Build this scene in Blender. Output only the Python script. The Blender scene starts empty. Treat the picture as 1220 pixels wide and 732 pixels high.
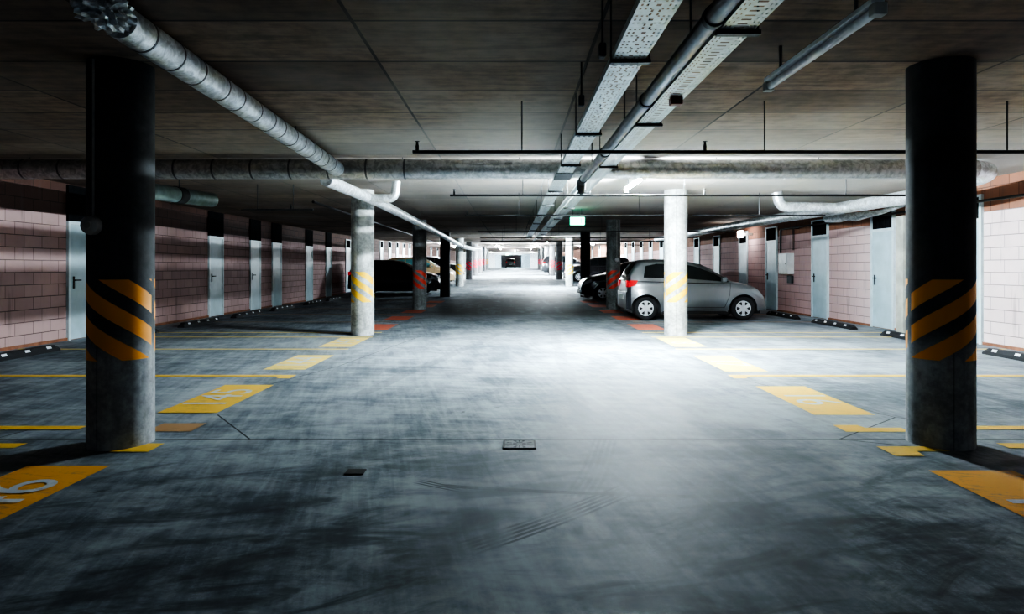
import bpy, bmesh, math, random
from mathutils import Vector, Matrix
random.seed(7)
S = bpy.context.scene
COL = S.collection
PI = math.pi
EYE = 1.31; F = 770.0; CX = 610.0; HY = 319.0      # eye height, focal length and vanishing point of the photograph

def interp(pts, x):
    if x <= pts[0][0]: return pts[0][1]
    for (a, va), (b, vb) in zip(pts, pts[1:]):
        if x <= b: return va + (vb-va)*(x-a)/(b-a)
    return pts[-1][1]
def smooth(pts, x):                                  # monotone-ish cubic through points
    n = len(pts)
    if x <= pts[0][0]: return pts[0][1]
    if x >= pts[-1][0]: return pts[-1][1]
    for i in range(n-1):
        if x <= pts[i+1][0]: break
    def sl(j): return (pts[j+1][1]-pts[j][1])/(pts[j+1][0]-pts[j][0])
    def tan(j):
        if j == 0: return sl(0)
        if j == n-1: return sl(n-2)
        a, b = sl(j-1), sl(j)
        return 0 if a*b <= 0 else 2*a*b/(a+b)
    h = pts[i+1][0]-pts[i][0]; t = (x-pts[i][0])/h
    m0, m1 = tan(i)*h, tan(i+1)*h
    return (2*t**3-3*t*t+1)*pts[i][1]+(t**3-2*t*t+t)*m0+(-2*t**3+3*t*t)*pts[i+1][1]+(t**3-t*t)*m1
FLOOR = [(-9,0),(26,0),(30,.07),(36,.27),(44,.5),(52,.68),(60,.85),(75,1.06),(100,1.29),(125,1.29)]
CEIL = [(-9,2.82),(26,2.82),(30,2.86),(44,3.06),(60,3.3),(100,3.72),(125,3.72)]
fz = lambda y: interp(FLOOR, y)
cz = lambda y: interp(CEIL, y)

# ------------------------------------------------------------------ materials
class E:
    def __init__(s, nt, sock): s.nt = nt; s.s = sock
    def _m(s, op, b=None, c=None, rev=False):
        n = s.nt.nodes.new('ShaderNodeMath'); n.operation = op
        ins = [s, b, c]
        if rev: ins = [b, s, c]
        for i, v in enumerate(ins):
            if v is None: continue
            if isinstance(v, E): s.nt.links.new(v.s, n.inputs[i])
            else: n.inputs[i].default_value = v
        return E(s.nt, n.outputs[0])
    def __add__(s, o): return s._m('ADD', o)
    def __radd__(s, o): return s._m('ADD', o)
    def __sub__(s, o): return s._m('SUBTRACT', o)
    def __rsub__(s, o): return s._m('SUBTRACT', o, rev=True)
    def __mul__(s, o): return s._m('MULTIPLY', o)
    def __rmul__(s, o): return s._m('MULTIPLY', o)
    def __truediv__(s, o): return s._m('DIVIDE', o)
    def gt(s, o): return s._m('GREATER_THAN', o)
    def lt(s, o): return s._m('LESS_THAN', o)
    def fract(s): return s._m('FRACT')
    def abs(s): return s._m('ABSOLUTE')
    def pow(s, o): return s._m('POWER', o)
    def sqrt(s): return s._m('SQRT')
    def atan2(s, o): return s._m('ARCTAN2', o)
    def max(s, o): return s._m('MAXIMUM', o)
    def min(s, o): return s._m('MINIMUM', o)
    def sin(s): return s._m('SINE')
    def step(s, a, b):
        n = s.nt.nodes.new('ShaderNodeMapRange'); n.interpolation_type = 'SMOOTHSTEP'
        s.nt.links.new(s.s, n.inputs[0]); n.inputs[1].default_value = a; n.inputs[2].default_value = b
        return E(s.nt, n.outputs[0])
    def remap(s, a, b, c, d):
        n = s.nt.nodes.new('ShaderNodeMapRange')
        s.nt.links.new(s.s, n.inputs[0])
        for i, v in enumerate((a, b, c, d)): n.inputs[i+1].default_value = v
        return E(s.nt, n.outputs[0])

class Mat:
    def __init__(s, name, color=(.5,.5,.5), rough=.6, metal=0, **kw):
        s.m = bpy.data.materials.new(name); s.m.use_nodes = True
        s.nt = s.m.node_tree; s.b = s.nt.nodes['Principled BSDF']
        s.set('Base Color', (*color, 1)); s.set('Roughness', rough); s.set('Metallic', metal)
        for k, v in kw.items(): s.set(k.replace('_', ' '), v)
    def set(s, k, v):
        if isinstance(v, E): s.nt.links.new(v.s, s.b.inputs[k])
        else: s.b.inputs[k].default_value = v
    def coord(s, kind='Object'):
        n = s.nt.nodes.new('ShaderNodeTexCoord'); return E(s.nt, n.outputs[kind])
    def xyz(s, v):
        n = s.nt.nodes.new('ShaderNodeSeparateXYZ'); s.nt.links.new(v.s, n.inputs[0])
        return [E(s.nt, o) for o in n.outputs]
    def vec(s, x, y, z):
        n = s.nt.nodes.new('ShaderNodeCombineXYZ')
        for i, v in enumerate((x, y, z)):
            if isinstance(v, E): s.nt.links.new(v.s, n.inputs[i])
            else: n.inputs[i].default_value = v
        return E(s.nt, n.outputs[0])
    def noise(s, v, scale, detail=5, rough=.55, dist=0):
        n = s.nt.nodes.new('ShaderNodeTexNoise'); s.nt.links.new(v.s, n.inputs['Vector'])
        n.inputs['Scale'].default_value = scale; n.inputs['Detail'].default_value = detail
        n.inputs['Roughness'].default_value = rough; n.inputs['Distortion'].default_value = dist
        return E(s.nt, n.outputs[0])
    def brick(s, v, w, h, mortar, offset, c1, c2, cm, bias=0):
        n = s.nt.nodes.new('ShaderNodeTexBrick'); s.nt.links.new(v.s, n.inputs['Vector'])
        n.offset = offset; n.inputs['Scale'].default_value = 1
        n.inputs['Brick Width'].default_value = w; n.inputs['Row Height'].default_value = h
        n.inputs['Mortar Size'].default_value = mortar; n.inputs['Mortar Smooth'].default_value = .2; n.inputs['Bias'].default_value = bias
        n.inputs['Color1'].default_value = (*c1, 1); n.inputs['Color2'].default_value = (*c2, 1); n.inputs['Mortar'].default_value = (*cm, 1)
        return E(s.nt, n.outputs['Color']), E(s.nt, n.outputs['Fac'])
    def mix(s, f, a, b, mode='MIX'):
        n = s.nt.nodes.new('ShaderNodeMix'); n.data_type = 'RGBA'; n.blend_type = mode
        for i, v in ((0, f), (6, a), (7, b)):
            if isinstance(v, E): s.nt.links.new(v.s, n.inputs[i])
            elif i: n.inputs[i].default_value = (*v, 1)
            else: n.inputs[i].default_value = v
        return E(s.nt, n.outputs[2])
    def bump(s, h, strength=.3, dist=.02):
        n = s.nt.nodes.new('ShaderNodeBump'); s.nt.links.new(h.s, n.inputs['Height'])
        n.inputs['Strength'].default_value = strength; n.inputs['Distance'].default_value = dist
        s.nt.links.new(n.outputs[0], s.b.inputs['Normal'])

def simple(name, color, rough=.6, metal=0, var=.25, scale=8, **kw):
    M = Mat(name, color, rough, metal, **kw)
    n = M.noise(M.coord(), scale)
    M.set('Base Color', M.mix(n.step(.3, .75), tuple(c*(1-var) for c in color), tuple(min(1, c*(1+var*.6)) for c in color)))
    return M.m
def emit(name, color, strength):
    M = Mat(name, color, .4); M.set('Emission Color', (*color, 1)); M.set('Emission Strength', strength); return M.m

def mat_floor():
    M = Mat('worn_concrete_floor', rough=.45); P = M.coord(); x, y, z = M.xyz(P)
    big = M.noise(P, .55, 6, .6, .6); mid = M.noise(P, 2.6, 7, .62, .5); fine = M.noise(P, 26, 5, .7)
    streak = M.noise(M.vec(x*1.2, y*9+x*1.5, 0), 1.0, 5, .6, .4)
    streak2 = M.noise(M.vec(x*14+y*3, y*1.3, 3.), 1.0, 4, .6, .5)
    lane = M.noise(M.vec(x*2.2, y*.16, 5.), 1.2, 4, .55, .3)
    v = big*.34+mid*.26+fine*.12+streak*.16+streak2*.14+lane*.14
    t = v.step(.45, .72)
    c = M.mix(t, (.07,.09,.11), (.39,.435,.465))
    grit = M.noise(P, 75, 4, .75); c = M.mix((grit*.6+streak2*.4).step(.5,.68)*y.step(9,3)*.45, c, (.36,.42,.47))
    rub = y.step(15.5, 19)*y.step(31, 25)*x.abs().step(4.2, 1.2)
    c = M.mix((mid*.5+lane*.5).step(.28,.52)*rub*.92, c, (.045,.043,.045))
    # rubber smears in the turning area close by
    turn = M.noise(M.vec(x*.9+y*.5, y*2.4-x*.9, 9.), 1.4, 6, .6, .9)
    near = y.step(6.8, 2.2)
    c = M.mix(turn.step(.44, .64)*near*.8, c, (.035,.046,.056))
    def seg(x0, y0, x1, y1, w, nlines):
        dx, dy = x1-x0, y1-y0; L = math.hypot(dx, dy); dx /= L; dy /= L
        t = (x-x0)*dx+(y-y0)*dy; d = (y-y0)*dx-(x-x0)*dy
        d = d+(t*3).sin()*.02
        m = t.step(0, .12)*t.step(L, L-.12)*d.abs().step(w, w*.8)
        if nlines: m = m*(((d/(2*w)*nlines).fract()-.5).abs().step(.12, .3))
        return m
    tr = seg(-.25,2.98,.75,3.86,.09,5).max(seg(-.5,3.9,1.1,3.66,.03,0)*1.0).max(seg(-.62,3.98,-.25,3.8,.06,4)).max(seg(.35,3.6,.75,5.0,.1,5)*.35)
    tr = tr.max(seg(-1.6,6.6,-.2,13,.1,0)*.3).max(seg(.6,5.5,.9,15,.1,0)*.22).max(seg(-4.6,8.4,-6.2,9.9,.09,4)*.5)
    c = M.mix(tr*mid.step(.3,.55)*.85, c, (.028,.034,.04))
    # saw-cut joints
    def line(e, w=.008): return e.abs().lt(w)
    j = line(y-4.93).max(line((x-6.1)*.7071+(y-7.0)*.7071-(-.0), .006)*0)
    def cut(x0, y0, x1, y1, w=.007):
        dx, dy = x1-x0, y1-y0; L = math.hypot(dx, dy); dx /= L; dy /= L
        t = (x-x0)*dx+(y-y0)*dy; d = (y-y0)*dx-(x-x0)*dy
        return t.gt(0)*t.lt(L)*d.abs().lt(w)
    for q in ((2.5,4.93,3.35,5.65),(3.35,5.65,2.75,7.4),(3.35,5.65,4.2,5.2),(2.5,4.93,2.98,4.7),(-2.0,4.93,-2.62,5.75),(-3.0,6.3,-2.3,8.6),(-4.1,4.3,-3.9,5.2),(-2.3,8.6,-1.7,12.6)):
        j = j.max(cut(*q))
    j = j.max(line(y-12.7)).max(line(y-20.5))
    c = M.mix(j*.85, c, (.012,.014,.016))
    # small stains
    sp = M.noise(P, 5.2, 2, .5).step(.73, .78)
    c = M.mix(sp*.6, c, (.03,.035,.04))
    M.set('Base Color', c)
    M.set('Roughness', (mid*.35+fine*.1+big*.2).remap(.2,.5,.58,.8)); M.set('Specular IOR Level', .28)
    M.bump(fine*.6+mid*.4, .12, .01)
    return M.m
def mat_ceiling():
    M = Mat('board_marked_concrete', rough=.85); P = M.coord(); x, y, z = M.xyz(P)
    Q = M.vec(x+.98-1.53*8, y-.05, 0)
    c, f = M.brick(Q, 1.53, .78, .013, 0, (.15,.10,.075), (.38,.275,.20), (.025,.022,.02))
    g = M.noise(M.vec(x*.8, y*7, 0), 1.6, 6, .65, .6); b = M.noise(P, .5, 4, .5); h = M.noise(P, 7, 6, .6)
    c = M.mix((g*.55+h*.45).step(.36,.68)*.7, c, (.06,.048,.042))
    c = M.mix(b.step(.4,.7)*.5, c, (.36,.32,.28))
    pale = y.step(5.5, 9.5)*y.step(24, 14)*x.step(-9, 3)  # lamp glow on the ceiling beyond the duct, painted in as paler colour
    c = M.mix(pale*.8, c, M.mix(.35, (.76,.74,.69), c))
    M.set('Base Color', c); M.bump(f*-.6+g*.3+h*.2, .25, .02)
    return M.m
def mat_wall(name, w, base1, base2, joint, pink=False, top1=(.30,.14,.085), top2=(.25,.115,.07)):
    M = Mat(name, rough=.8); P = M.coord(); x, y, z = M.xyz(P)
    c, f = M.brick(M.vec(y, z, 0), w, .205, .007, .5, base1, base2, joint)
    c2, f2 = M.brick(M.vec(y, z, 0), .4, .205, .007, .5, top1, top2, tuple(v*.3 for v in top1))
    n = M.noise(P, 3, 6, .6); s = M.noise(M.vec(y*5, z*.5, 0), 1.2, 4, .6)
    hl = ((z/.205).fract()-.5).abs().gt(.468)
    c = M.mix(hl*.85, c, tuple(v*.5 for v in joint))
    if pink: c = M.mix(y.step(12.5,17)*.75, c, M.mix(1.0, c, (.86,.60,.58), 'MULTIPLY'))
    c = M.mix(n.step(.35,.7)*.3, c, tuple(v*.72 for v in base1))
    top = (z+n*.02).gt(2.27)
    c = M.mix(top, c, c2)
    c = M.mix(s.step(.58,.72)*.35, c, (.12,.09,.085))
    M.set('Base Color', c); M.bump(f*-1.0+n*.15, .5, .015)
    return M.m
def mat_column(name, tone, stripe=None, sign=1, gap=(1.06,1.27), dark_top=0, k=.146, tc=0):
    M = Mat(name, rough=.7); P = M.coord(); x, y, z = M.xyz(P)
    n = M.noise(P, 3.2, 7, .65, .4); f = M.noise(P, 18, 6, .7); st = M.noise(M.vec(x*9, y*9, z*.7), 1.3, 5, .6)
    c = M.mix((n*.6+f*.4).step(.36,.66), tuple(v*.42 for v in tone), tone)
    c = M.mix(st.step(.5,.7)*.45, c, tuple(v*.38 for v in tone))
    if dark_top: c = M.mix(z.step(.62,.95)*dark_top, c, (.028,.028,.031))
    seam = (x+.045).abs().lt(.004)*y.lt(0)
    c = M.mix(seam*.5, c, (.03,.03,.03))
    if stripe:
        th = x.atan2(y*-1)-tc
        v = z+th*(k*sign)
        m = ((1.035-v)/.24).fract().lt(.55)*z.gt(.66)*z.lt(1.244)
        g0, g1 = gap if sign > 0 else (-gap[1]+.09, -gap[0]+.11)
        m = m*(1-th.gt(g0)*th.lt(g1))
        w = M.noise(P, 9, 5, .6).step(.66,.78)
        sc = M.mix(w*.55, stripe, tuple(v*.35 for v in stripe))
        c = M.mix(m, c, sc)
        M.set('Roughness', m.remap(0,1,.72,.45))
    M.set('Base Color', c); M.bump(f*.5+n*.5, .2, .01)
    return M.m
def mat_foil(name, color, rough=.33, bump=.5, metal=.85):
    M = Mat(name, color, rough, metal); P = M.coord()
    a = M.noise(P, 14, 4, .6, .8); b = M.noise(P, 50, 3, .6)
    M.set('Base Color', M.mix(a.step(.35,.65), tuple(c*.6 for c in color), color))
    M.bump(a*.7+b*.3, bump, .02)
    return M.m
def mat_paint(name, color, wear=.5):
    M = Mat(name, color, .6); P = M.coord()
    n = M.noise(P, 3.5, 7, .65, .5); f = M.noise(P, 30, 5, .7); x, y, z = M.xyz(P)
    s = M.noise(M.vec(x*2, y*16+x*4, 0), 1.2, 4, .6)
    w = (n*.4+f*.25+s*.35).step(.5, .66)*wear
    M.set('Base Color', M.mix(w, color, (.16,.15,.14)))
    return M.m

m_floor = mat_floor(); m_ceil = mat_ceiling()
m_wl = mat_wall('painted_block_wall_left', .4, (.50,.34,.325), (.43,.29,.28), (.17,.11,.11), top1=(.12,.06,.045), top2=(.095,.05,.04))  # upper courses coloured darker here to paint in their shadow
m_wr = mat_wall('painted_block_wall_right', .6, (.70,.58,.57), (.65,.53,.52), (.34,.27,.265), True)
m_far = simple('white_painted_wall', (.75,.80,.82), .8)
m_dark = simple('black_rubber', (.018,.018,.02), .65)
m_blackpipe = simple('black_painted_pipe', (.018,.018,.02), .45)
m_steel = simple('grey_steel_pipe', (.17,.18,.19), .38, .6)
m_galv = simple('galvanised_steel', (.60,.66,.66), .42, .35, .18, 20)
m_bracket = simple('dark_steel_bracket', (.07,.075,.08), .5, .4)
m_foil = mat_foil('silver_foil_wrap', (.86,.90,.93), .36, .55, .6)
m_duct = mat_foil('spiral_duct_steel', (.62,.61,.60), .34, .22, .7)
m_band = simple('dark_duct_band', (.16,.16,.17), .5, .5)
m_bandl = simple('light_duct_band', (.72,.74,.76), .35, .6)
m_greenpipe = simple('grey_green_pipe', (.16,.21,.20), .4, .2)
m_white = simple('white_enamel', (.78,.80,.80), .4, 0, .1)
m_greyplastic = simple('grey_plastic', (.45,.44,.42), .5)
m_door = simple('pale_blue_door_paint', (.42,.55,.60), .42, 0, .12, 3)
m_frame = simple('door_frame_paint', (.56,.66,.69), .45, 0, .1)
m_grille = simple('dark_grille', (.012,.013,.015), .9, Specular_IOR_Level=.05)
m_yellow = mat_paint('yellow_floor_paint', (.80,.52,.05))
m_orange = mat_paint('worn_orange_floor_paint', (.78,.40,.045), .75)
m_pale = mat_paint('lamplit_yellow_floor_paint', (.82,.62,.16), .6)  # lit copy of the yellow paint, lamplight put into a paler colour
m_red = mat_paint('red_floor_paint', (.62,.16,.09), .8)
m_faded = mat_paint('faded_floor_paint', (.42,.26,.13), .9)
m_digit = mat_paint('grey_number_paint', (.55,.60,.64), .45)
m_refl = simple('white_reflector', (.75,.78,.8), .3)
m_pilaster = simple('bare_concrete', (.42,.43,.38), .8, 0, .3, 3)
m_kerb = simple('rusty_brown_skirting', (.28,.13,.075), .8)
m_tubeoff = simple('unlit_tube_diffuser', (.62,.64,.66), .35)
m_tube = emit('lit_tube', (.80,.93,1), 330)
m_tube_far = emit('lit_far_tube', (.84,.95,1), 210)
m_sign = emit('lit_exit_sign', (.62,1,.84), .6)
m_signgreen = emit('green_exit_sign', (.0,.6,.33), .35)
m_bulk = emit('lit_bulkhead_glass', (.95,.97,1), 1.6)
m_redbox = simple('dark_red_plastic', (.16,.02,.02), .4)

# ------------------------------------------------------------------ object helpers
def obj(name, bm, mat, parent=None, smooth=False, loc=None):
    me = bpy.data.meshes.new(name); bmesh.ops.recalc_face_normals(bm, faces=bm.faces); bm.to_mesh(me); bm.free()
    me.materials.append(mat)
    if smooth:
        me.polygons.foreach_set('use_smooth', [True]*len(me.polygons))
        me.set_sharp_from_angle(angle=math.radians(38))
    o = bpy.data.objects.new(name, me); COL.objects.link(o)
    if parent: o.parent = parent
    if loc: o.location = loc
    return o
def empty(name, loc=(0,0,0), rz=0):
    o = bpy.data.objects.new(name, None); COL.objects.link(o); o.location = loc; o.rotation_euler.z = rz; o.empty_display_size = .2
    return o
def tag(o, label=None, cat=None, group=None, kind=None):
    if label: o['label'] = label
    if cat: o['category'] = cat
    if group: o['group'] = group
    if kind: o['kind'] = kind
    return o
def copy_tree(o, parent=None):
    c = o.copy(); COL.objects.link(c); c.parent = parent
    if 'label' in c.keys() and parent is None: del c['label']
    for ch in list(o.children): copy_tree(ch, c)
    return c
def box(bm, x0, x1, y0, y1, z0, z1, bev=0):
    g = bmesh.ops.create_cube(bm, size=1)
    for v in g['verts']:
        v.co = Vector(((x0+x1)/2+v.co.x*(x1-x0), (y0+y1)/2+v.co.y*(y1-y0), (z0+z1)/2+v.co.z*(z1-z0)))
    if bev:
        es = set(e for v in g['verts'] for e in v.link_edges)
        bmesh.ops.bevel(bm, geom=list(es), offset=bev, segments=2, affect='EDGES', profile=.5)
    return bm
def B(*a, bev=0): return box(bmesh.new(), *a, bev=bev)
def tube(bm, pts, r, seg=12, cap=True):
    pts = [Vector(p) for p in pts]; n = len(pts); rs = r if isinstance(r, (list, tuple)) else [r]*n
    rings = []; up = None
    for i, p in enumerate(pts):
        d = (pts[min(i+1, n-1)]-pts[max(i-1, 0)]).normalized()
        if up is None:
            up = Vector((0,0,1)) if abs(d.z) < .9 else Vector((0,1,0))
        u = (up-d*up.dot(d)).normalized(); w = d.cross(u); up = u
        rings.append([bm.verts.new(p+(u*math.cos(2*PI*k/seg)+w*math.sin(2*PI*k/seg))*rs[i]) for k in range(seg)])
    for a, b in zip(rings, rings[1:]):
        for k in range(seg): bm.faces.new((a[k], a[(k+1)%seg], b[(k+1)%seg], b[k]))
    if cap: bm.faces.new(rings[0]); bm.faces.new(rings[-1])
    return bm
def T(pts, r, seg=12): return tube(bmesh.new(), pts, r, seg)
def bend(pts, r=.2, n=6):                               # round the corners of a polyline
    pts = [Vector(p) for p in pts]; out = [pts[0]]
    for a, b, c in zip(pts, pts[1:], pts[2:]):
        ra = min(r, (b-a).length*.49); rc = min(r, (c-b).length*.49)
        p0 = b+(a-b).normalized()*ra; p1 = b+(c-b).normalized()*rc
        for k in range(n+1):
            t = k/n; out.append(p0*(1-t)**2+b*2*t*(1-t)+p1*t*t)
    return out+[pts[-1]]
def lathe(bm, prof, seg=32, axis='z', c=(0,0,0)):
    rings = []
    for r, h in prof:
        ring = []
        for k in range(seg):
            a = 2*PI*k/seg; p = (r*math.cos(a), r*math.sin(a), h)
            if axis == 'y': p = (p[0], h, p[1])
            if axis == 'x': p = (h, p[0], p[1])
            ring.append(bm.verts.new((p[0]+c[0], p[1]+c[1], p[2]+c[2])))
        rings.append(ring)
    for a, b in zip(rings, rings[1:]):
        for k in range(seg): bm.faces.new((a[k], a[(k+1)%seg], b[(k+1)%seg], b[k]))
    if prof[0][0] > 1e-4: bm.faces.new(rings[0])
    if prof[-1][0] > 1e-4: bm.faces.new(rings[-1])
    bmesh.ops.remove_doubles(bm, verts=bm.verts, dist=1e-5)
    return bm
def strip(prof, x0, x1, thick):                          # floor or ceiling slab following a height profile along Y
    bm = bmesh.new(); rows = []
    for y, z in prof:
        rows.append([bm.verts.new((x, y, zz)) for x, zz in ((x0,z),(x1,z),(x1,z+thick),(x0,z+thick))])
    for a, b in zip(rows, rows[1:]):
        for k in range(4): bm.faces.new((a[k], a[(k+1)%4], b[(k+1)%4], b[k]))
    bm.faces.new(rows[0]); bm.faces.new(rows[-1])
    return bm

# ------------------------------------------------------------------ the setting
floor = tag(obj('floor', strip(FLOOR, -8.2, 8.2, -.3), m_floor), 'worn grey concrete garage floor with tyre marks and yellow bay markings', 'floor', kind='structure')
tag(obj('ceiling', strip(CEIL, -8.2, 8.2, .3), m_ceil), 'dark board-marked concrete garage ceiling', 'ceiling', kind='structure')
def wall(name, x0, x1, m):
    bm = bmesh.new(); ys = sorted(set([p[0] for p in FLOOR]+[p[0] for p in CEIL])); rows = []
    for y in ys:
        rows.append([bm.verts.new(p) for p in ((x0,y,fz(y)),(x1,y,fz(y)),(x1,y,cz(y)),(x0,y,cz(y)))])
    for a, b in zip(rows, rows[1:]):
        for k in range(4): bm.faces.new((a[k], a[(k+1)%4], b[(k+1)%4], b[k]))
    bm.faces.new(rows[0]); bm.faces.new(rows[-1])
    return obj(name, bm, m)
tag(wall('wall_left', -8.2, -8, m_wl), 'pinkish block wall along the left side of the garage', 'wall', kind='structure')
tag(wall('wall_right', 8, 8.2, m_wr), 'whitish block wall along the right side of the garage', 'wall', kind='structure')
def skirting(name, x0, x1):
    return obj(name, strip([(y, fz(y)) for y in (-9,26,30,36,44,52,60,75,100)], x0, x1, .05), m_kerb)
tag(skirting('baseboard_left', -8, -7.975), 'rusty brown strip at the foot of the left wall', 'baseboard', kind='structure')
tag(skirting('baseboard_right', 7.975, 8), 'rusty brown strip at the foot of the right wall', 'baseboard', kind='structure')
# far end: wall with an opening, a room behind it
yE = 104; z0, z1 = 1.29, 3.72
bm = bmesh.new()
box(bm, -8, -1.75, yE, yE+.3, z0, z1); box(bm, 1.5, 8, yE, yE+.3, z0, z1); box(bm, -1.75, 1.5, yE, yE+.3, 3.33, z1)
tag(obj('wall_back', bm, m_far), 'bright white end wall with a wide dark opening at the far end of the lane', 'wall', kind='structure')
tag(obj('wall_far_room', B(-8.2, 8.2, 124.7, 125, z0, z1), simple('grey_far_wall', (.30,.33,.35), .8)), 'grey wall behind the opening at the far end', 'wall', kind='structure')
# front wall behind the camera keeps the hall closed
tag(obj('wall_front', B(-8, 8, -9, -8.8, 0, 2.82), m_wl), 'block wall behind the viewpoint', 'wall', kind='structure')
tag(obj('trim_1', B(7.7, 8, 12.72, 12.97, 0, 2.34, bev=.01), m_pilaster), 'bare concrete pier on the right wall beside a pale blue door', 'pier', kind='structure')

# ---- doors
door_no = [0]
def door(side, ya, yb, handle=True, far=False, hinge_near=True):
    door_no[0] += 1; s = side; zf = fz((ya+yb)/2)
    e = empty(f'door_{door_no[0]}', (s*8, (ya+yb)/2, zf)); w = (yb-ya)/2
    sd = 'left' if s < 0 else 'right'
    e['kind'] = 'structure'; e['category'] = 'door'
    def X(a, b): return (min(s*a, s*b), max(s*a, s*b))
    bm = bmesh.new()
    x0, x1 = X(-.045, 0)
    ht = 2.15 if (s < 0 and not far) else 2.56
    box(bm, x0, x1, -w, -w+.06, .0, ht); box(bm, x0, x1, w-.06, w, 0, ht); box(bm, x0, x1, -w+.06, w-.06, 2.09, 2.15)
    if ht > 2.2: box(bm, x0, x1, -w+.06, w-.06, 2.52, 2.56)
    obj('door_frame', bm, m_frame, e)
    x0, x1 = X(-.03, 0)
    leaf = obj('door_leaf', B(x0, x1, -w+.062, w-.062, .012, 2.088), m_door, e)
    bm = bmesh.new(); box(bm, *X(-.01, 0), -w+.06, w-.06, 2.15, 2.52)
    if s < 0 and not far: box(bm, *X(-.04, 0), -w, w, 2.151, 2.80)
    nb = 4 if far else 9
    for k in range(nb):
        y = -w+.08+(2*w-.16)*k/(nb-1); box(bm, *X(-.03, -.01), y-.01, y+.01, 2.15, 2.52)
    obj('transom_grille', bm, m_grille, e)
    if handle:
        y = w-.15 if hinge_near else -w+.15
        d = -1 if hinge_near else 1
        bm = bmesh.new(); box(bm, *X(-.042, -.028), y-.022, y+.022, .93, 1.15, bev=.004)
        tube(bm, [(-s*.04, y, 1.08), (-s*.075, y, 1.08)], .011, 8); box(bm, *X(-.085, -.068), min(y, y+d*.13)-.01, max(y, y+d*.13)+.01, 1.068, 1.092, bev=.003)
        obj('door_handle', bm, m_dark, leaf)
    return e
LD = [(11.6,12.45),(17.0,17.85),(19.7,20.5),(21.5,22.35),(25,25.85),(27.7,28.5)]
RD = [(10.96,11.8),(13.48,14.35),(16.3,17.2),(19.45,20.3),(21.9,22.7),(24.8,25.6),(27.5,28.3)]
for i, (a, b) in enumerate(LD):
    e = door(-1, a, b, i < 3, hinge_near=False)
    e['label'] = ['pale blue steel door in the left wall beside the striped column with the bell', 'pale blue door in the left wall, first one right of the near left column', 'pale blue door in the left wall, second one right of the near left column',
                  'pale blue door in the left wall, third one right of the near left column', 'narrow-looking bright-topped door, left of the pair by the black car', 'narrow-looking bright-topped door, right of the pair by the black car'][i]
for i, (a, b) in enumerate(RD):
    e = door(1, a, b, i < 4)
    e['label'] = ['pale blue door mostly hidden behind the near right striped column', 'pale blue steel door between the concrete pier and the block wall, with a black lever handle', 'pale blue steel door with dark grille, left of the concrete pier by one wall bay',
                  'pale blue door beside the white electric cabinet', 'shaded door in front of the nose of the silver car', 'shaded door above the bonnet of the silver car', 'shaded door farthest left above the windscreen of the silver car'][i]
y = 31.0
while y < 76:
    for s in (-1, 1):
        e = door(s, y+(0.3 if s > 0 else 0), y+.9+(0.3 if s > 0 else 0), False, True)
        e['label'] = ('brightly lit door far down the left wall beyond the black car' if s < 0 else 'brightly lit door far down the right wall above the dark cars')
        e['group'] = 'lit doors far down the left wall' if s < 0 else 'lit doors far down the right wall'
    y += 2.7 if y < 50 else 5.4
door_no[0] += 1
e = empty(f'door_{door_no[0]}', (2.2, yE, z0)); e['kind'] = 'structure'; e['label'] = 'blue grey gate panel right of the far opening'; e['category'] = 'door'
obj('door_leaf', B(-.68, .68, -.05, 0, 0, 2.2), simple('blue_grey_gate', (.28,.38,.44), .5), e)
door_no[0] += 1
e = empty(f'door_{door_no[0]}', (-2.25, yE, z0)); e['kind'] = 'structure'; e['label'] = 'pale bluish door left of the far opening'; e['category'] = 'door'
obj('door_leaf', B(-.48, .48, -.05, 0, 0, 2.1), simple('pale_far_door', (.5,.62,.68), .5), e)

# ---- floor markings (painted on the floor: parts of it)
def flat(name, pts, mat, z=.004, parent=floor):
    bm = bmesh.new(); bm.faces.new([bm.verts.new((x, y, fz(y)+z)) for x, y in pts]); return obj(name, bm, mat, parent)
def rect(x0, x1, y0, y1): return [(x0,y0),(x1,y0),(x1,y1),(x0,y1)]
def digits(txt, x, y, side, size, parent, sx=1.0):
    cu = bpy.data.curves.new('t', 'FONT'); cu.body = txt; cu.size = 1; cu.align_x = 'CENTER'; cu.align_y = 'CENTER'; cu.resolution_u = 4
    o = bpy.data.objects.new('t', cu); COL.objects.link(o); dg = bpy.context.evaluated_depsgraph_get(); dg.update()
    me = bpy.data.meshes.new_from_object(o.evaluated_get(dg)); bpy.data.objects.remove(o)
    a = PI/2 if side < 0 else -PI/2
    M = Matrix.Translation((x, y, fz(y)+.007)) @ Matrix.Rotation(a, 4, 'Z') @ Matrix.Diagonal((size*sx, size, 1, 1))
    me.transform(M); me.materials.clear(); me.materials.append(m_digit)
    d = bpy.data.objects.new('bay_number', me); COL.objects.link(d); d.parent = parent; return d
def numbox(side, y, txt, mat, ln=1.38, col='yellow'):
    xc = -2.92 if side < 0 else 2.95
    b = flat('number_panel', rect(xc-.27, xc+.27, y-ln/2, y+ln/2), mat)
    b['label'] = f'{col} painted panel with the bay number {txt}'
    digits(txt, xc, y, side, .6, b, 1.0)
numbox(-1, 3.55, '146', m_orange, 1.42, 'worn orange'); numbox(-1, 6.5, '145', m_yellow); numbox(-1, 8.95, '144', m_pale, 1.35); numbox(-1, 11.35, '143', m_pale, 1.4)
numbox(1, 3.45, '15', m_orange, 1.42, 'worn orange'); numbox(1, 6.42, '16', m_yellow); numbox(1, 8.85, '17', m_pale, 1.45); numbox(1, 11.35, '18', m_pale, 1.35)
for s in (-1, 1):
    xc = -2.92 if s < 0 else 2.95
    for y in (14.2, 16.7, 19.3, 22.0, 24.6):
        flat('number_panel', rect(xc-.3, xc+.3, y-.7, y+.7), m_red)['label'] = 'faded red painted number panel'
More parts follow.
